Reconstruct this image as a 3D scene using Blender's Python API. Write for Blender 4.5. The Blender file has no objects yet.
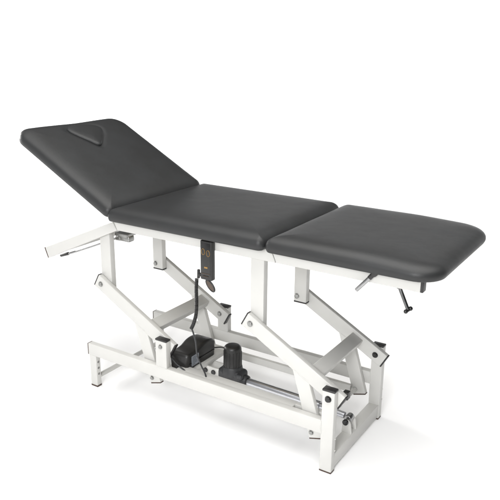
import bpy, bmesh, math, random
from mathutils import Vector, Matrix, noise

# ------------------------------------------------------------------ camera, world, lamps, exposure
S = 0.008                                     # one build unit is 8 mm
sc = bpy.context.scene
COL = sc.collection

def make_camera():
    yaw, pitch, roll = 0.567, -0.302, 0.01
    fw = Vector((-math.sin(yaw)*math.cos(pitch), math.cos(yaw)*math.cos(pitch), math.sin(pitch)))
    rt = Vector((math.cos(yaw), math.sin(yaw), 0))
    up = rt.cross(fw)
    r2 = rt*math.cos(roll) + up*math.sin(roll)
    u2 = -rt*math.sin(roll) + up*math.cos(roll)
    cd = bpy.data.cameras.new('camera')
    cd.sensor_width = 36; cd.sensor_fit = 'HORIZONTAL'
    cd.lens = 678.93/500*36
    cd.clip_start = 0.05; cd.clip_end = 200
    co = bpy.data.objects.new('camera', cd); COL.objects.link(co)
    m = Matrix((r2, u2, -fw)).transposed().to_4x4()
    m.translation = Vector((273.3, -254.3, 197.5))*S
    co.matrix_world = m
    sc.camera = co
make_camera()

world = bpy.data.worlds.new('World'); sc.world = world
world.use_nodes = True
# made-up studio surround: bright front and left, rear kept dark for the pad tops
wn = world.node_tree
bg = wn.nodes['Background']
w_tc = wn.nodes.new('ShaderNodeTexCoord')
w_dot = wn.nodes.new('ShaderNodeVectorMath'); w_dot.operation = 'DOT_PRODUCT'
w_dot.inputs[1].default_value = Vector((-0.55, -0.83, 0.0)).normalized()
w_map = wn.nodes.new('ShaderNodeMapRange'); w_map.interpolation_type = 'SMOOTHSTEP'
w_map.inputs['From Min'].default_value = -0.55; w_map.inputs['From Max'].default_value = 0.85
w_map.inputs['To Min'].default_value = 0.05; w_map.inputs['To Max'].default_value = 0.38
wn.links.new(w_tc.outputs['Generated'], w_dot.inputs[0])
wn.links.new(w_dot.outputs['Value'], w_map.inputs['Value'])
wn.links.new(w_map.outputs['Result'], bg.inputs['Strength'])
bg.inputs['Color'].default_value = (0.97, 0.99, 1.03, 1)

def area(name, loc, target, sx, sy, energy, color=(1, 1, 1)):
    ld = bpy.data.lights.new(name, 'AREA'); ld.shape = 'RECTANGLE'
    ld.size = sx; ld.size_y = sy; ld.energy = energy; ld.color = color
    o = bpy.data.objects.new(name, ld); COL.objects.link(o)
    o.location = loc
    o.rotation_euler = (Vector(target)-Vector(loc)).to_track_quat('-Z', 'Y').to_euler()
    return o
area('overhead_fill', (1.5, -0.3, 3.6), (1.2, -0.2, 0.0), 4.4, 3.8, 212, (1.0, 0.985, 0.96))  # added fill from above, no known source; lifts the floor to white
area('overhead_left_fill', (-0.6, 0.3, 3.6), (-0.2, 0.2, 0.0), 3.0, 3.0, 30, (1.0, 0.985, 0.96))  # weaker added fill above the head end, no known source
area('front_softbox', (0.9, -4.3, 2.3), (0.6, 0.1, 0.3), 2.6, 2.2, 20, (0.98, 0.99, 1.0))
area('camera_flash_box', (2.0, -3.6, 2.2), (0.65, 0.2, 0.42), 1.2, 1.2, 122, (0.985, 0.99, 1.0))
area('front_left_fill', (-5.0, -6.0, 1.5), (0.6, 0.3, 0.2), 2.6, 2.0, 50, (1.0, 0.99, 0.97))  # added fill that brightens the far rails and inner base
area('side_fill', (-7.6, 0.9, 2.0), (0.4, 0.3, 0.0), 3.0, 2.4, 720, (1.0, 0.985, 0.965))  # added fill that lightens the floor shadow under the couch
area('backdrop_fill', (-7.0, 7.0, 5.0), (-7.0, 11.0, 0.9), 20.0, 1.2, 860)  # added fill that whitens the upright part of the sheet
area('rear_floor_fill', (-6.5, 5.0, 4.6), (-7.0, 8.5, 0.0), 15.0, 1.0, 560)  # added fill that brightens the far floor

sc.view_settings.view_transform = 'Standard'
sc.view_settings.look = 'None'
sc.view_settings.exposure = -0.11
sc.view_settings.gamma = 1.0
sc.render.engine = 'CYCLES'
sc.cycles.use_denoising = True

# ------------------------------------------------------------------ materials
def mat(name, base, rough=0.5, metal=0.0, spec=0.5, var=0.0, var_scale=30, bump=0.0, bump_scale=400, coat=0.0, dark=None):
    m = bpy.data.materials.new(name); m.use_nodes = True
    nt = m.node_tree; b = nt.nodes['Principled BSDF']
    b.inputs['Base Color'].default_value = (*base, 1)
    b.inputs['Roughness'].default_value = rough
    b.inputs['Metallic'].default_value = metal
    b.inputs['Specular IOR Level'].default_value = spec
    b.inputs['Coat Weight'].default_value = coat
    tc = nt.nodes.new('ShaderNodeTexCoord')
    if var > 0:
        n = nt.nodes.new('ShaderNodeTexNoise'); n.inputs['Scale'].default_value = var_scale
        n.inputs['Detail'].default_value = 5
        r = nt.nodes.new('ShaderNodeValToRGB')
        d = dark or tuple(c*(1-var) for c in base)
        r.color_ramp.elements[0].position = 0.3; r.color_ramp.elements[0].color = (*d, 1)
        r.color_ramp.elements[1].position = 0.7; r.color_ramp.elements[1].color = (*base, 1)
        nt.links.new(tc.outputs['Object'], n.inputs['Vector'])
        nt.links.new(n.outputs['Fac'], r.inputs['Fac'])
        nt.links.new(r.outputs['Color'], b.inputs['Base Color'])
        mr = nt.nodes.new('ShaderNodeMapRange')
        mr.inputs['To Min'].default_value = rough*0.9; mr.inputs['To Max'].default_value = min(1, rough*1.12)
        nt.links.new(n.outputs['Fac'], mr.inputs['Value'])
        nt.links.new(mr.outputs['Result'], b.inputs['Roughness'])
    if bump > 0:
        n2 = nt.nodes.new('ShaderNodeTexNoise'); n2.inputs['Scale'].default_value = bump_scale
        n2.inputs['Detail'].default_value = 4
        bp = nt.nodes.new('ShaderNodeBump'); bp.inputs['Strength'].default_value = bump
        bp.inputs['Distance'].default_value = 0.002
        nt.links.new(tc.outputs['Object'], n2.inputs['Vector'])
        nt.links.new(n2.outputs['Fac'], bp.inputs['Height'])
        nt.links.new(bp.outputs['Normal'], b.inputs['Normal'])
    return m

M = {}
M['paint'] = mat('white_powder_coat', (0.54, 0.535, 0.512), 0.38, spec=0.5, var=0.03, var_scale=14, bump=0.05, bump_scale=700)
M['vinyl'] = mat('charcoal_vinyl', (0.0225, 0.0235, 0.0243), 0.44, spec=0.38, dark=(0.0195, 0.0198, 0.0198), var=0.12, var_scale=7, bump=0.22, bump_scale=480)
M['cap'] = mat('black_plastic_cap', (0.022, 0.021, 0.021), 0.42, var=0.2, var_scale=60)
M['foot'] = mat('brown_black_plastic', (0.060, 0.036, 0.026), 0.5, var=0.2, var_scale=60)
M['black'] = mat('black_housing_plastic', (0.014, 0.0135, 0.013), 0.38, var=0.2, var_scale=40, bump=0.12, bump_scale=900)
M['grey_plastic'] = mat('dark_grey_housing', (0.030, 0.031, 0.033), 0.45, var=0.2, var_scale=40, bump=0.1, bump_scale=900)
M['gloss'] = mat('gloss_black_plastic', (0.012, 0.012, 0.012), 0.22, var=0.15, var_scale=40)
M['zinc'] = mat('zinc_bolt', (0.34, 0.34, 0.33), 0.34, metal=1.0, var=0.15, var_scale=90)
M['alu'] = mat('brushed_aluminium_tube', (0.62, 0.63, 0.66), 0.33, metal=1.0, var=0.08, var_scale=40)
M['steel'] = mat('steel_rod', (0.36, 0.36, 0.36), 0.3, metal=1.0, var=0.1, var_scale=60)
M['dark_steel'] = mat('dark_steel_rod', (0.16, 0.16, 0.16), 0.3, metal=1.0, var=0.2, var_scale=60)
M['brown'] = mat('brown_clip_plastic', (0.060, 0.034, 0.018), 0.3, var=0.25, var_scale=50)
M['gold'] = mat('gold_print', (0.30, 0.17, 0.045), 0.4, var=0.3, var_scale=80)
M['label'] = mat('grey_label', (0.26, 0.28, 0.31), 0.5, var=0.15, var_scale=80)
M['label_ink'] = mat('label_ink', (0.10, 0.11, 0.13), 0.5, var=0.1, var_scale=80)
M['hole'] = mat('hole_shade_grey', (0.20, 0.20, 0.19), 0.7, var=0.1, var_scale=80)
M['wood'] = mat('plywood_board', (0.30, 0.25, 0.16), 0.6, var=0.2, var_scale=30)
def soften(m, scale, dist):
    nt = m.node_tree; b = nt.nodes['Principled BSDF']; old = b.inputs['Normal'].links[0].from_node
    n = nt.nodes.new('ShaderNodeTexNoise'); n.inputs['Scale'].default_value = scale; n.inputs['Detail'].default_value = 2
    bp = nt.nodes.new('ShaderNodeBump'); bp.inputs['Strength'].default_value = 0.2; bp.inputs['Distance'].default_value = dist
    tc = nt.nodes['Texture Coordinate']
    nt.links.new(tc.outputs['Object'], n.inputs['Vector']); nt.links.new(n.outputs['Fac'], bp.inputs['Height'])
    nt.links.new(bp.outputs['Normal'], old.inputs['Normal'])
soften(M['vinyl'], 11, 0.006)
M['floor'] = mat('white_studio_paper', (0.955, 0.955, 0.955), 0.9, spec=0.1, var=0.01, var_scale=2)

# ------------------------------------------------------------------ mesh helpers
class MB:
    def __init__(self): self.bm = bmesh.new()
    def _merge(self, b):
        me = bpy.data.meshes.new('tmp'); b.to_mesh(me); b.free()
        self.bm.from_mesh(me); bpy.data.meshes.remove(me)
    def obox(self, c, ax, dims, bevel=0.35, seg=3):
        """box centred at c, axes ax (three unit vectors), full dims"""
        b = bmesh.new(); bmesh.ops.create_cube(b, size=1)
        a = [Vector(v) for v in ax]
        for v in b.verts:
            v.co = Vector(c) + a[0]*v.co.x*dims[0] + a[1]*v.co.y*dims[1] + a[2]*v.co.z*dims[2]
        bmesh.ops.recalc_face_normals(b, faces=b.faces)
        if bevel > 0:
            bmesh.ops.bevel(b, geom=list(b.edges), offset=bevel, segments=seg, affect='EDGES', profile=0.5)
        self._merge(b); return self
    def box(self, x0, x1, y0, y1, z0, z1, bevel=0.35, seg=3):
        return self.obox(((x0+x1)/2, (y0+y1)/2, (z0+z1)/2), ((1, 0, 0), (0, 1, 0), (0, 0, 1)), (x1-x0, y1-y0, z1-z0), bevel, seg)
    def cyl(self, p0, p1, r, n=28, bevel=0.0, r2=None, seg=3):
        p0, p1 = Vector(p0), Vector(p1); d = p1-p0
        b = bmesh.new()
        bmesh.ops.create_cone(b, cap_ends=True, segments=n, radius1=r, radius2=r if r2 is None else r2, depth=d.length)
        if bevel > 0:
            es = [e for e in b.edges if abs(e.verts[0].co.z-e.verts[1].co.z) < 1e-6]
            bmesh.ops.bevel(b, geom=es, offset=bevel, segments=seg, affect='EDGES', profile=0.5)
        q = d.to_track_quat('Z', 'Y').to_matrix().to_4x4(); q.translation = (p0+p1)/2
        bmesh.ops.transform(b, matrix=q, verts=b.verts)
        self._merge(b); return self
    def ball(self, c, r, sc3=(1, 1, 1)):
        b = bmesh.new(); bmesh.ops.create_uvsphere(b, u_segments=20, v_segments=12, radius=r)
        for v in b.verts: v.co = Vector((v.co.x*sc3[0], v.co.y*sc3[1], v.co.z*sc3[2])) + Vector(c)
        self._merge(b); return self
    def tube(self, pts, r, n=10, closed=False):
        pts = [Vector(p) for p in pts]; N = len(pts)
        b = bmesh.new(); rings = []; prev = None
        for i, p in enumerate(pts):
            if closed: t = pts[(i+1) % N]-pts[i-1]
            else: t = pts[min(i+1, N-1)]-pts[max(i-1, 0)]
            t.normalize()
            if prev is None:
                a = t.orthogonal().normalized()
            else:
                a = (prev - t*prev.dot(t)).normalized()
            prev = a; c = t.cross(a)
            rings.append([b.verts.new(p+(a*math.cos(k*2*math.pi/n)+c*math.sin(k*2*math.pi/n))*r) for k in range(n)])
        for i in range(N if closed else N-1):
            A, B = rings[i], rings[(i+1) % N]
            for k in range(n): b.faces.new((A[k], A[(k+1) % n], B[(k+1) % n], B[k]))
        if not closed:
            b.faces.new(rings[0][::-1]); b.faces.new(rings[-1])
        bmesh.ops.recalc_face_normals(b, faces=b.faces)
        self._merge(b); return self
    def prism(self, outline, y0, y1, bevel=0.3, seg=3):
        """outline in XZ, extruded along Y"""
        b = bmesh.new()
        v0 = [b.verts.new((x, y0, z)) for x, z in outline]; v1 = [b.verts.new((x, y1, z)) for x, z in outline]
        b.faces.new(v0); b.faces.new(v1[::-1]); n = len(outline)
        for i in range(n): b.faces.new((v0[i], v0[(i+1) % n], v1[(i+1) % n], v1[i]))
        bmesh.ops.recalc_face_normals(b, faces=b.faces)
        if bevel > 0:
            bmesh.ops.bevel(b, geom=list(b.edges), offset=bevel, segments=seg, affect='EDGES', profile=0.5)
        self._merge(b); return self
    def weld(self, p0, p1, r=0.3):
        p0, p1 = Vector(p0), Vector(p1); n = max(4, int((p1-p0).length/0.45)); pts = []
        rnd = random.Random(int(p0.x*7+p1.z*13))
        side = (p1-p0).orthogonal().normalized()
        for i in range(n+1): pts.append(p0.lerp(p1, i/n)+side*rnd.uniform(-0.1, 0.1))
        return self.tube(pts, r, 8)
    def build(self, name, m, parent=None, angle=40):
        return link(name, self.bm, m, parent, angle)

def root_origin(o):
    while o.parent: o = o.parent
    return o.location / S
def link(name, bm, m, parent=None, angle=40):
    off = root_origin(parent) if parent else Vector((0, 0, 0))
    for v in bm.verts: v.co = (v.co-off)*S
    me = bpy.data.meshes.new(name); bm.to_mesh(me); bm.free()
    for p in me.polygons: p.use_smooth = True
    me.set_sharp_from_angle(angle=math.radians(angle))
    me.materials.append(M[m])
    o = bpy.data.objects.new(name, me); COL.objects.link(o)
    if parent: o.parent = parent
    return o
def thing(name, label, cat, loc):
    o = bpy.data.objects.new(name, None); COL.objects.link(o)
    o.empty_display_size = 0.1
    o.location = Vector(loc)*S; o['label'] = label; o['category'] = cat
    return o

# ------------------------------------------------------------------ the setting: a seamless white sheet
def make_floor():
    bm = bmesh.new(); prof = [(-7.0, 0.0), (-2.0, 0.0), (2.0, 0.0), (6.0, 0.0), (10.0, 0.0)]
    for k in range(1, 17):
        a = k/16*math.pi/2
        prof.append((10.0+1.8*math.sin(a), 1.8-1.8*math.cos(a)))
    prof.append((11.8, 2.95))
    xs = [-20, -9, -4, 0, 4, 9]
    rows = [[bm.verts.new((x/S, y/S, z/S)) for x in xs] for y, z in prof]
    for A, B in zip(rows, rows[1:]):
        for i in range(len(xs)-1): bm.faces.new((A[i], A[i+1], B[i+1], B[i]))
    o = link('floor', bm, 'floor'); o['kind'] = 'structure'
make_floor()

# ------------------------------------------------------------------ the couch
W = 62.0
couch = thing('examination_couch', 'three-section height-adjustable examination couch with charcoal padding on a white steel frame', 'examination couch', (79, 31, 0))

def rounded_outline(x0, x1, y0, y1, radii, inset, nc=10, ns=14):
    """closed outline, radii = (x0y0, x1y0, x1y1, x0y1)"""
    cs = [(x0, y0, 1, 1, math.pi), (x1, y0, -1, 1, 1.5*math.pi), (x1, y1, -1, -1, 0), (x0, y1, 1, -1, 0.5*math.pi)]
    arcs = []
    for (cx, cy, sx, sy, a0), r in zip(cs, radii):
        rr = max(r-inset, 0.35)
        ox, oy = cx+sx*(inset+rr), cy+sy*(inset+rr)
        arcs.append([(ox+rr*math.cos(a0+k/nc*math.pi/2), oy+rr*math.sin(a0+k/nc*math.pi/2)) for k in range(nc+1)])
    pts = []
    for i in range(4):
        A, B = arcs[i], arcs[(i+1) % 4]
        pts += A
        p, q = A[-1], B[0]
        pts += [(p[0]+(q[0]-p[0])*k/ns, p[1]+(q[1]-p[1])*k/ns) for k in range(1, ns)]
    return pts

def cushion(x0, x1, y0, y1, T, radii, M4, seed, warp=None, ns=14, deep=None):
    """padded section: flat board side, bulging sides, softly crowned top. local z 0..T"""
    prof = [(2.4, 0.0), (1.2, 0.02), (0.65, 0.3), (0.3, 0.9), (0.08, 1.6), (0.0, 2.3), (0.1, 3.0), (0.42, 3.7), (0.95, 4.35),
            (1.7, 4.92), (2.7, 5.4), (3.9, 5.77), (5.4, 6.04), (7.2, 6.22), (9.5, 6.34), (12.5, 6.42), (16, 6.46), (20, 6.48)]
    if deep: prof = prof + [(20+i*1.0, 6.48) for i in range(1, deep-19)]
    k = T/6.2
    bm = bmesh.new(); rings = []
    for ins, z in prof:
        ring = []
        for (x, y) in rounded_outline(x0, x1, y0, y1, radii, ins, 10, ns):
            v = Vector((x, y, z*k))
            nz = noise.noise(Vector((x*0.055+seed, y*0.055, z*0.1)))*0.16 + noise.noise(Vector((x*0.16+seed, y*0.16, z*0.3)))*0.06
            nz *= max(0.0, 1-ins/17.0)
            edge = max(0, 1-ins/3.0)
            if z > 1.0:
                v.z += nz*(0.6 if ins > 1 else 0.2)
                v.y += noise.noise(Vector((x*0.09+seed, y*0.09, 3)))*0.22*edge
                v.x += noise.noise(Vector((x*0.09+seed, y*0.09, 9)))*0.22*edge
            if warp: warp(v)
            ring.append(bm.verts.new(M4 @ v))
        rings.append(ring)
    for A, B in zip(rings, rings[1:]):
        n = len(A)
        for i in range(n): bm.faces.new((A[i], A[(i+1) % n], B[(i+1) % n], B[i]))
    bm.faces.new(rings[-1]); bm.faces.new(rings[0][::-1])
    bmesh.ops.recalc_face_normals(bm, faces=bm.faces)
    return bm

ZC = 104.2
I4 = Matrix.Translation((0, 0, ZC))
def thin_end(v):
    t = max(0.0, min(1.0, (v.x-160)/38)); v.z *= 1-0.16*t*t*(3-2*t)
seat = link('seat_cushion', cushion(22.2, 118.7, -2.0, 83.6, 7.7, (2.2, 3.2, 5, 5), I4, 1.7), 'vinyl', couch, 60)
legc = link('leg_cushion', cushion(119.5, 200.6, -2.0, 83.8, 7.7, (3.2, 12, 15, 6), I4, 8.3, thin_end), 'vinyl', couch, 60)

# back section: local x runs up the slope from its hinge
ba = math.radians(27.8)
e1 = Vector((-math.cos(ba), 0, math.sin(ba))); en = Vector((math.sin(ba), 0, math.cos(ba))); ey = Vector((0, 1, 0))
PB = Vector((22.4, 0, 105.2))
MBK = Matrix((e1, ey, en)).transposed().to_4x4(); MBK.translation = PB
def bk(s, y, h): return PB+e1*s+ey*y+en*h

# the shaped face hole plug sits in a moulded seam on the back section
plug_pts = [(70.6, 30.0), (72.5, 34), (72.8, 39), (72.0, 47), (69.4, 53.0), (65.5, 54.2), (60.5, 50.5), (55.5, 45.4), (51.6, 41.0), (50.6, 38.6), (52.0, 36.8), (56.5, 34.6), (62.5, 31.3), (67.5, 29.2)]
def smooth_loop(pts, sub=6):
    n = len(pts); out = []
    for i in range(n):
        p0, p1, p2, p3 = (Vector(pts[(i+j-1) % n]) for j in range(4))
        for k in range(sub):
            t = k/sub
            out.append(0.5*((2*p1)+(-p0+p2)*t+(2*p0-5*p1+4*p2-p3)*t*t+(-p0+3*p1-3*p2+p3)*t*t*t))
    return out
plug_loop = smooth_loop([(s_+0.7, y_-0.6) for s_, y_ in plug_pts])
def plug_dist(x, y):
    inside = False; n = len(plug_loop); dm = 1e9; p = Vector((x, y))
    for i in range(n):
        a, b = plug_loop[i], plug_loop[(i+1) % n]
        if (a.y > y) != (b.y > y) and x < (b.x-a.x)*(y-a.y)/(b.y-a.y)+a.x: inside = not inside
        ab = b-a; t = max(0, min(1, (p-a).dot(ab)/ab.length_squared)); dm = min(dm, (p-a-ab*t).length)
    return -dm if inside else dm
def back_mesh():
    bm = cushion(0.0, 80.2, -1.8, 81.6, 7.6, (3.5, 9, 11, 5), Matrix.Identity(4), 4.4, None, 64, 39)
    return bm
def make_back():
    bm = back_mesh()
    for v in bm.verts:
        # pull-in of the covering at the middle of the top edge
        if v.co.x > 70:
            v.co.x -= 0.7*math.exp(-((v.co.y-42)/16)**2)*((v.co.x-70)/9.4)
    for v in bm.verts:
        if v.co.z > 5 and v.co.x > 44:
            d = plug_dist(v.co.x, v.co.y)
            if d < 5: v.co.z -= 0.75*math.exp(-(max(d, 0)/1.5)**2)
    bmesh.ops.transform(bm, matrix=MBK, verts=bm.verts)
    return link('backrest_cushion', bm, 'vinyl', couch, 60)
back = make_back()
def make_plug():
    bm = bmesh.new(); cen = sum(plug_loop, Vector((0, 0)))/len(plug_loop); rings = []
    for sc_, z in [(0.985, 4.0), (1.0, 7.5), (0.99, 8.0), (0.965, 8.35), (0.92, 8.6), (0.84, 8.8), (0.7, 8.95), (0.5, 9.05), (0.25, 9.1)]:
        rings.append([bm.verts.new(MBK @ Vector((cen.x+(p.x-cen.x)*sc_, cen.y+(p.y-cen.y)*sc_, z+(p.x-cen.x)*-0.02))) for p in plug_loop])
    for A, B in zip(rings, rings[1:]):
        n = len(A)
        for i in range(n): bm.faces.new((A[i], A[(i+1) % n], B[(i+1) % n], B[i]))
    bm.faces.new(rings[-1]); bm.faces.new(rings[0][::-1])
    bmesh.ops.recalc_face_normals(bm, faces=bm.faces)
    return link('face_hole_plug', bm, 'vinyl', back, 60)
make_plug()

# ---- top frame -------------------------------------------------------------
ZF = 98.0
YN0, YN1 = 4.4, 8.3                         # near rail
YF0, YF1 = 53.7, 57.6                       # far rail
m = MB()
for (a, b) in ((YN0, YN1), (YF0, YF1)):
    m.prism([(20.6, ZC-0.05), (23.4, ZF), (122.6, ZF), (119.9, ZC-0.05)], a, b, 0.3)
m.box(40, 44, YN1-0.2, YF0+0.2, ZF+0.3, ZC-0.4)
m.box(96, 100, YN1-0.2, YF0+0.2, ZF+0.3, ZC-0.4)
seat_frame = m.build('seat_frame', 'paint', couch)
m = MB(); m.box(25, 118, 10, 76, ZC-1.6, ZC-0.02, 0.2); m.build('seat_board', 'wood', seat)
m = MB()
for (a, b) in ((YN0, YN1), (YF0, YF1)):
    m.prism([(120.3, ZC-0.05), (123.0, ZF+0.1), (191.8, ZF+0.1), (191.8, ZC-0.05)], a, b, 0.3)
m.box(180, 184, YN1-0.2, YF0+0.2, ZF+0.5, ZC-0.5)
leg_frame = m.build('leg_section_frame', 'paint', couch)
for (a, b) in ((YN0, YN1), (YF0, YF1)):
    m = MB(); m.box(191.7, 193.0, a+0.02, b-0.02, ZF+0.1, ZC-0.15, 0.3); m.build('end_cap', 'cap', leg_frame)
# head end of the frame slopes down below the raised back section
m = MB()
for (a, b) in ((YN0-0.05, YN1+0.05), (YF0-0.05, YF1+0.05)):
    m.prism([(20.4, ZC-0.3), (18.2, 101.2), (-35.0, 78.6), (-33.2, 72.0), (23.2, ZF-0.05)] if False else [(20.4, 102.2), (-35.2, 78.5), (-32.8, 72.2), (23.3, ZF-0.05)], a, b, 0.3)
m.box(-29, -25, YN1-0.2, YF0+0.2, 76.0, 79.6)
head_frame = m.build('head_frame', 'paint', couch)
for (a, b) in ((YN0-0.1, YN1+0.1), (YF0-0.1, YF1+0.1)):
    c = Vector((-34.4, (a+b)/2, 75.2)); d1 = Vector((-0.921, 0, -0.39)); d2 = Vector((-0.39, 0, 0.921))
    m = MB(); m.obox(c, (d1, (0, 1, 0), d2), (0.9, b-a-0.2, 6.6), 0.25); m.build('end_cap', 'foot', head_frame)
# hinge straps under the joint of back and middle sections
for y in (22, 56):
    m = MB(); q = bk(6, y, -0.35); m.obox(q, (e1, (0, 1, 0), en), (10, 4, 0.6), 0.15)
    m.box(20.6, 30, y-2, y+2, ZC-0.62, ZC-0.02, 0.1); m.build('hinge', 'zinc', couch)

# ---- lift mechanism --------------------------------------------------------
XB = (54.9, 154.9); ZB = 39.3; DX = -45.6; ZT = 64.45
ya0, ya1 = 3.95, 6.85                       # near lever
yb0, yb1 = W-6.85, W-3.95                   # far lever
ad = Vector((-DX, 0, ZB-ZT)).normalized(); an = Vector((-ad.z, 0, ad.x))
def bolt(parent, x, y, z, sgn, r=1.25, m='zinc', h=0.55):
    b = MB()
    b.cyl((x, y, z), (x, y+sgn*0.28, z), r*1.28, 24, 0.08)
    b.cyl((x, y+sgn*0.24, z), (x, y+sgn*(0.28+h), z), r, 24 if m != 'zinc' else 20, 0.22)
    if m == 'zinc': b.cyl((x, y+sgn*(0.26+h), z), (x, y+sgn*(0.34+h), z), r*0.45, 6)
    return b.build('bolt', m, parent)
for xb in XB:
    top = Vector((xb+DX, 0, ZT)); bot = Vector((xb, 0, ZB)); low = Vector((xb-10.0, 0, 16.2))
    right = xb > 100
    for side, (a, b) in (('near', (ya0, ya1)), ('far', (yb0, yb1))):
        yc = (a+b)/2
        s = top-ad*(3.6 if side == 'near' else 1.2); e = bot+ad*5.4
        m = MB()
        c = (s+e)/2; c.y = yc
        m.obox(c, (ad, (0, 1, 0), an), ((e-s).length, b-a, 7.9), 0.4)
        # brace welded under the lever, running down to the lower pin
        bt = Vector((xb-18.2, yc, 49.0)); bb = Vector((xb-7.6, yc, 13.9)); bd = (bb-bt).normalized(); bn = Vector((-bd.z, 0, bd.x))
        m.obox((bt+bb)/2, (bd, (0, 1, 0), bn), ((bb-bt).length, b-a-0.12, 7.4), 0.35)
        w0 = bt+bd*0.2; m.weld(Vector((xb-20.0, a+0.05, 46.4)), Vector((xb-14.0, a+0.05, 43.3)), 0.26)
        arm = m.build('lift_lever', 'paint', couch)
        for p, d in ((s, -ad), (e, ad)):
            k = MB(); q = p+d*0.2; k.obox((q.x, yc, q.z), (ad, (0, 1, 0), an), (0.8, b-a-0.1, 7.75), 0.22); k.build('end_cap', 'cap', arm)
        k = MB(); q = bb+bd*0.25; k.obox((q.x, yc, q.z), (bd, (0, 1, 0), bn), (0.7, b-a-0.1, 7.3), 0.2); k.build('end_cap', 'foot', arm)
        if side == 'near':
            bolt(arm, top.x, a, ZT, -1)
            bolt(arm, low.x, a, low.z, -1, 1.0)
        else:
            bolt(arm, bot.x, a, ZB, -1, 1.25, 'gloss' if right else 'zinc', 0.8 if right else 0.55)
            bolt(arm, low.x, a, low.z, -1, 0.9)
        # stop bumper on the inside of the right hand near lever
        if right and side == 'near':
            k = MB(); q = e-ad*0.6+an*2.5; k.box(q.x-1.6, q.x+1.2, b, b+3.2, q.z-1.9, q.z+1.9, 0.25); k.build('rubber_stop', 'black', arm)
    # tube joining the pair of levers
    ctr = bot-ad*12.9
    m = MB(); m.obox((ctr.x, (ya1+yb0)/2, ctr.z), (ad, (0, 1, 0), an), (7.0, yb0-ya1+0.1, 4.4), 0.4)
    m.build('cross_tube', 'paint', couch)
    # thin axle through the lower pins
    m = MB(); m.cyl((low.x, ya1-0.3, low.z), (low.x, yb0+0.3, low.z), 1.1); m.build('axle', 'paint', couch)
    # hanging posts under the top frame
    x0 = xb+DX-1.8; x1 = x0+7.4
    ztop = ZF+0.15 if right else ZF-3.6
    for side, (a, b) in (('near', (ya1+0.1, ya1+3.9)), ('far', (yb0-3.9, yb0-0.1))):
        m = MB()
        if right: m.box(x0, x1, a, b, 60.8, ztop, 0.35).weld((x0+0.2, a, ZF-0.1), (x1-0.2, a, ZF-0.1), 0.26)
        else: m.prism([(x0, 60.8), (x1, 60.8), (x1, 97.4), (x0, 94.2)], a, b, 0.35)
        post = m.build('hanging_post', 'paint', couch)
        k = MB(); k.box(x0-0.05, x1+0.05, a-0.05, b+0.05, 60.1, 61.0, 0.2); k.build('end_cap', 'cap', post)
        if side == 'far': bolt(post, xb+DX, a, ZT-0.6, -1, 1.2)
# lower link between the two far levers and the bar behind the near rail
m = MB(); m.box(45.5, 146, yb1+0.1, yb1+1.6, 14.4, 18.6, 0.3) if False else m.box(47, 143, yb0-2.4, yb0-0.1, 14.6, 18.8, 0.3)
m.build('link_bar', 'paint', couch)
m = MB(); m.box(62.0, 134, 3.75, 10.2, 24.5, 26.6, 0.35); m.box(133, 149, 7.1, 10.15, 24.55, 26.55, 0.3); m.build('link_bar', 'paint', couch)

# ---- base frame ------------------------------------------------------------
ZR0, ZR1 = 20.0, 27.1
for side, (a, b) in (('near', (0.0, 3.85)), ('far', (W-3.85, W))):
    m = MB(); m.box(0, 152.2, a+0.06, b-0.06, ZR0, ZR1, 0.35); rail = m.build('side_rail', 'paint', couch)
    k = MB(); k.box(-0.55, 0.15, a+0.1, b-0.1, ZR0+0.05, ZR1-0.05, 0.2); k.build('end_cap', 'foot', rail)
    # short foot at the head end
    m = MB(); m.box(0.6, 5.6, a+0.15, b-0.15, 0.9, ZR0+0.2, 0.35); leg = m.build('leg', 'paint', couch)
    k = MB(); k.box(0.5, 5.7, a+0.1, b-0.1, 0, 1.1, 0.25); k.build('foot_cap', 'foot', leg)
    for z in (8.2, 12.0, 15.8):
        k = MB(); k.cyl((5.5, (a+b)/2, z), (5.66, (a+b)/2, z), 0.75, 20); k.build('adjustment_hole_disc', 'hole', leg)  # flat grey disc in place of a bored hole, its shade put into the colour
    # corner post at the foot end
    m = MB(); m.box(151.74, 158.0, a, b, 0.7, 43.0, 0.35); m.weld((151.75, a+0.05, 20.3), (151.75, a+0.05, 26.9)); m.weld((152.3, b if side == 'near' else a, 9.0), (157.4, b if side == 'near' else a, 9.0)); m.weld((157.75, b if side == 'near' else a, 2.0), (157.75, b if side == 'near' else a, 8.8)); post = m.build('corner_post', 'paint', couch)
    k = MB(); k.box(151.6, 158.15, a-0.1, b+0.1, 42.8, 43.9, 0.3); k.build('end_cap', 'cap', post)
    k = MB(); k.box(151.7, 158.05, a-0.05, b+0.05, 0, 0.9, 0.25); k.build('foot_cap', 'foot', post)
    for z in (11.4, 17.6):
        k = MB(); k.cyl((157.9, b-0.8, z), (158.3, b-0.8, z), 0.45, 12, 0.1); k.build('rivet', 'paint', post)
    if side == 'near': bolt(post, 154.9, a, ZB, -1, 1.3, 'gloss', 0.9)
    # short pivot post towards the head end
    m = MB(); m.box(51.5, 58.9, a+0.03, b-0.03, ZR1-0.3, 42.6, 0.35); m.weld((51.7, a+0.05, ZR1), (58.7, a+0.05, ZR1), 0.24); post = m.build('pivot_post', 'paint', couch)
    k = MB(); k.box(51.4, 59.0, a-0.05, b+0.05, 42.4, 43.5, 0.3); k.build('end_cap', 'cap', post)
    if side == 'near': bolt(post, 55.0, a, ZB, -1, 1.05)
m = MB(); m.box(152.0, 157.7, 3.8, W-3.8, 1.6, 9.0, 0.4); m.build('cross_bar', 'paint', couch)
m = MB(); m.cyl((3.1, 3.6, 5.3), (3.1, W-3.6, 5.3), 1.45, 24); m.build('cross_bar', 'paint', couch)

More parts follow.
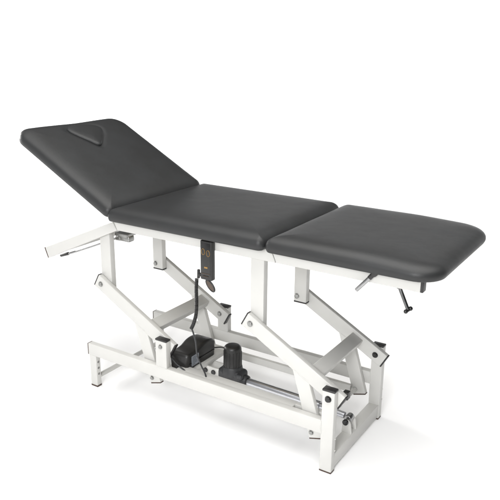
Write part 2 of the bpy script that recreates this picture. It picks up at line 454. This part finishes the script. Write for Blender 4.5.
# ---- control box on its plate ------------------------------------------------
m = MB(); m.box(55.5, 69.3, 7.1, 41.0, 22.2, 24.6, 0.3); m.build('mounting_plate', 'paint', couch)
def make_box():
    bm = bmesh.new(); rings = []
    X0, X1, Y0, Y1, Z0 = 54.6, 67.4, 7.6, 34.0, 24.7
    N = 28
    for i in range(N+1):
        t = i/N; y = Y0+(Y1-Y0)*t
        h = 9.6+1.9*max(0, math.sin((t-0.36)/0.64*math.pi)) if t > 0.36 else 9.6-0.6*math.sin(t/0.36*math.pi)
        w = 1-0.05*math.exp(-((t-0.36)/0.12)**2)
        e = min(t, 1-t)*N
        rnd = 0.0 if e >= 3 else (1-math.sqrt(max(0, 1-((3-e)/3)**2)))
        hw = (X1-X0)/2*w-1.1*rnd; hh = h-1.6*rnd
        cx = (X0+X1)/2; r = 1.7; ring = []
        for (sx, a0) in ((1, 0), (-1, math.pi/2)):
            for k in range(7):
                a = a0+k/6*math.pi/2
                ring.append((cx+sx*(hw-r)+r*math.cos(a), Z0+hh-r+r*math.sin(a)))
        ring += [(cx-hw+0.5, Z0), (cx+hw-0.5, Z0)]
        crown = []
        for x, z in ring: crown.append(bm.verts.new((x, y, z)))
        rings.append(crown)
    for A, B in zip(rings, rings[1:]):
        n = len(A)
        for i in range(n): bm.faces.new((A[i], A[(i+1) % n], B[(i+1) % n], B[i]))
    bm.faces.new(rings[0]); bm.faces.new(rings[-1][::-1])
    bmesh.ops.recalc_face_normals(bm, faces=bm.faces)
    return link('control_box', bm, 'black', couch, 50)
cbox = make_box()
m = MB(); m.box(67.3, 67.55, 11.2, 17.4, 26.4, 32.2, 0.0); lab = m.build('label', 'label', cbox)
m = MB(); random.seed(3)
for k in range(6):
    z = 31.5-k*0.85
    m.box(67.5, 67.6, 11.7, 11.9+random.uniform(2.0, 5.0), z-0.18, z+0.18, 0)
m.build('print', 'label_ink', lab)
m = MB(); m.box(60, 64.5, 6.6, 8.4, 24.0, 26.0, 0.4); m.build('mounting_lug', 'black', cbox)
# seam between the two shells
m = MB(); m.box(54.5, 67.5, 9.5, 32.5, 28.2, 28.45, 0); m.build('shell_seam', 'gloss', cbox)
def spline(pts, n=10):
    P = [Vector(p) for p in pts]; P = [P[0]*2-P[1]]+P+[P[-1]*2-P[-2]]; out = []
    for i in range(1, len(P)-2):
        p0, p1, p2, p3 = P[i-1:i+3]
        for k in range(n):
            t = k/n
            out.append(0.5*((2*p1)+(-p0+p2)*t+(2*p0-5*p1+4*p2-p3)*t*t+(-p0+3*p1-3*p2+p3)*t*t*t))
    return out+[P[-2]]
m = MB(); m.tube(spline([(56.5, 7.6, 32.2), (57.2, 6.2, 31.4), (61, 5.4, 29.0), (67, 5.2, 26.5), (70.4, 5.3, 24.0), (71, 5.4, 19.5)]), 0.42)
m.build('cable', 'grey_plastic', cbox)
m = MB(); m.tube(spline([(66, 33.6, 28.5), (70, 37, 28.2), (76, 37.5, 26.5), (82, 33, 26.5), (84, 29, 26)]), 0.4)
m.build('cable', 'black', cbox)

# ---- actuator ----------------------------------------------------------------
YA = 27.0
m = MB()
m.box(76.0, 91.5, YA-4.6, YA+4.6, 12.8, 23.4, 2.2, 5)
m.cyl((83.6, YA, 20.0), (83.6, YA, 25.4), 6.2, 40, 0.6, r2=5.3)
m.cyl((90.0, YA, 17.8), (93.6, YA, 17.7), 3.9, 32, 0.5, r2=3.3)
m.box(89.0, 92.6, YA-5.2, YA-2.6, 20.4, 23.2, 0.7)
act = m.build('actuator', 'grey_plastic', couch)
m = MB(); m.cyl((83.6, YA, 22.0), (83.6, YA, 37.2), 5.0, 40, 1.7, r2=4.8, seg=5)
for k in range(14):
    a = k/14*2*math.pi
    m.cyl((83.6+4.95*math.cos(a), YA+4.95*math.sin(a), 22.5), (83.6+4.85*math.cos(a), YA+4.85*math.sin(a), 34.0), 0.28, 8)
mot = m.build('motor', 'black', act)
m = MB(); m.cyl((92.0, YA, 17.7), (138, YA, 17.3), 2.35, 32, 0.2); m.cyl((137, YA, 17.3), (152, YA, 16.4), 1.7, 28, 0.2)
m.build('piston_tube', 'alu', act)
m = MB(); m.cyl((94, YA-0, 17.7), (92.6, YA, 17.7), 2.7, 28, 0.2); m.build('collar', 'black', act)
m = MB()
m.box(64, 77, YA-4.2, YA-3.0, 16.8, 22.4, 0.3); m.box(64, 77, YA+2.6, YA+3.8, 16.8, 22.4, 0.3)
m.box(45.2, 64.5, YA-2.9, YA+2.5, 16.0, 20.4, 0.3)
cl = m.build('clevis', 'paint', act)
for x in (68.2, 73.6):
    k = MB(); k.cyl((x, YA-4.1, 19.7), (x, YA-5.0, 19.7), 1.45, 22, 0.35); k.build('bolt', 'gloss', cl)
# fork that holds the rod end on the low cross bar
for y0 in (YA+2.2, YA-3.4):
    m = MB(); m.prism([(151.9, 8.8), (157.4, 8.8), (156.6, 14.2), (155.6, 15.9), (153.4, 15.9), (152.4, 14.2)], y0, y0+1.2, 0.25)
    fk = m.build('rod_bracket', 'paint', couch)
k = MB(); k.cyl((154.2, YA-3.3, 15.2), (154.2, YA-4.9, 15.2), 1.55, 22, 0.45); k.build('bolt', 'gloss', fk)
k = MB(); k.cyl((154.4, YA-2.1, 15.9), (154.4, YA+2.1, 15.9), 1.95, 26, 0.3); k.build('rod_eye', 'steel', act)

# ---- release levers ------------------------------------------------------------
m = MB(); m.tube(spline([(20, 13.5, 91.0), (10, 13.5, 88.6), (0, 13, 84.2), (-12, 12.5, 79.2), (-24, 12, 74.4), (-30.5, 12, 72.2)], 8), 0.62, 12)
lv = m.build('release_lever', 'steel', couch)
m = MB(); m.cyl((-24.0, 12, 74.5), (-30.8, 12, 72.1), 0.95, 16, 0.3); m.build('grip', 'cap', lv)
m = MB(); m.box(15.5, 24.5, 12.2, 17, 89.2, 92.6, 0.9); m.cyl((14, 13.5, 90.2), (18, 13.5, 90.6), 1.5, 20, 0.3)
m.box(15, 24, 11, 30, 92.4, 94.0, 0.2)
m.build('lever_pivot', 'zinc', lv)
m = MB(); m.cyl((170.8, 2.6, 101.6), (164.9, 1.2, 94.6), 0.9, 18, 0.25); lv = m.build('release_lever', 'steel', couch)
m = MB(); m.cyl((172.0, 3.0, 103.2), (170.0, 2.5, 100.7), 1.05, 18, 0.2); m.cyl((172.2, 1.8, 103.0), (172.2, 4.6, 103.0), 1.2, 16, .2); m.build('sleeve', 'cap', lv)
m = MB(); m.cyl((180.4, 8.6, 99.4), (186.1, 8.0, 88.2), 0.8, 18, 0.15); lv = m.build('release_lever', 'dark_steel', couch)
m = MB(); m.cyl((179.6, 8.6, 101.0), (181.6, 8.5, 97.0), 1.25, 18, 0.2); m.build('sleeve', 'cap', lv)
m = MB(); m.ball((185.6, 7.0, 87.5), 0.95); m.ball((186.9, 8.9, 88.5), 1.0); m.cyl((185.6, 7.0, 87.5), (186.9, 8.9, 88.5), 0.75); m.build('knob', 'gloss', lv)

# ------------------------------------------------------------------ hand control hanging on the near frame rail
hc = thing('hand_control', 'black corded hand control hanging from the white rail under the middle cushion', 'remote control', (85, 2, 82))
m = MB(); m.box(81.6, 88.6, 1.0, 4.1, 83.0, 103.2, 0.6, 4); body = m.build('handset', 'black', hc)
m = MB(); m.box(82.5, 87.7, 0.86, 1.1, 85.5, 102.0, 0.1); m.build('front_panel', 'gloss', body)
for bx, bz in ((83.6, 97.6), (86.6, 97.1)):
    m = MB(); m.tube([(bx+1.0*math.cos(t), 0.8, bz+1.55*math.sin(t)) for t in [k/24*2*math.pi for k in range(24)]], 0.12, 8, True)
    btn = m.build('button', 'gold', body)
    m = MB(); m.ball((bx, 0.9, bz), 1.0, (0.85, 0.4, 1.35)); m.build('button_cap', 'black', btn)
m = MB(); m.box(84.2, 86.2, 0.74, 0.9, 89.2, 90.0, 0.05); m.build('label', 'gold', body)
m = MB(); m.box(82.6, 87.6, 0.72, 0.9, 86.3, 86.55, 0); m.box(83.2, 86.6, 0.72, 0.9, 84.9, 85.1, 0); m.build('trim_line', 'brown', body)
m = MB(); m.box(83.0, 87.4, 3.6, 4.35, 99, 104.0, 0.3); m.build('hook', 'black', body)
# loop at the foot of the handset
cx, cz = 87.0, 80.2
d1 = Vector((0.72, -0.1, -0.62)).normalized(); d2 = Vector((0.62, -0.25, 0.70)).normalized()
m = MB(); m.tube([Vector((cx, 2.0, cz))+d1*3.5*math.cos(t)+d2*2.0*math.sin(t) for t in [k/28*2*math.pi for k in range(28)]], 0.45, 10, True)
lp = m.build('clip', 'black', body)
bm = bmesh.new(); d3 = d1.cross(d2)
top = [bm.verts.new(Vector((cx, 2.0, cz))+d1*3.3*math.cos(k/28*2*math.pi)+d2*1.85*math.sin(k/28*2*math.pi)+d3*0.2) for k in range(28)]
bot = [bm.verts.new(Vector((cx, 2.0, cz))+d1*3.3*math.cos(k/28*2*math.pi)+d2*1.85*math.sin(k/28*2*math.pi)-d3*0.2) for k in range(28)]
bm.faces.new(top); bm.faces.new(bot[::-1])
for k in range(28): bm.faces.new((top[k], bot[k], bot[(k+1) % 28], top[(k+1) % 28]))
bmesh.ops.recalc_face_normals(bm, faces=bm.faces)
link('clip_insert', bm, 'brown', lp)
# plug and coiled lead
m = MB(); m.cyl((81.9, 2.4, 84.6), (79.2, 2.4, 84.8), 0.95, 16, 0.2); m.cyl((79.6, 2.4, 87.2), (79.4, 2.4, 82.6), 0.75, 14, 0.3)
m.build('plug', 'black', body)
m = MB(); m.cyl((79.5, 2.4, 83.6), (78.6, 2.4, 81.8), 0.5, 12); m.build('ferrule', 'zinc', body)
ax = spline([(78.3, 2.4, 82.2), (77.9, 2.4, 76), (77.9, 2.5, 69), (77.4, 2.5, 62.5), (75.8, 2.4, 57.0), (74.2, 2.3, 53.6)], 60)
L = [0]
for a, b in zip(ax, ax[1:]): L.append(L[-1]+(b-a).length)
pts = []; turns = 36; steps = turns*14
import bisect
for i in range(steps+1):
    s = L[-1]*i/steps; j = min(max(bisect.bisect(L, s)-1, 0), len(ax)-2)
    f = (s-L[j])/max(1e-6, L[j+1]-L[j]); p = ax[j].lerp(ax[j+1], f); t = (ax[j+1]-ax[j]).normalized()
    a = t.cross(Vector((0, 1, 0))).normalized(); b = t.cross(a); th = i/14*2*math.pi
    pts.append(p+(a*math.cos(th)+b*math.sin(th))*0.66)
m = MB(); m.tube(pts, 0.36, 8); lead = m.build('coiled_lead', 'black', hc)
m = MB(); m.tube(spline([(74.4, 2.4, 54.2), (75.6, 2.6, 51.0), (76.6, 3.0, 46), (76.4, 4.2, 39), (78.2, 5.3, 32.5), (80.8, 5.6, 27.5), (81.6, 5.6, 21)]), 0.42)
m.build('lead_tail', 'grey_plastic', lead)
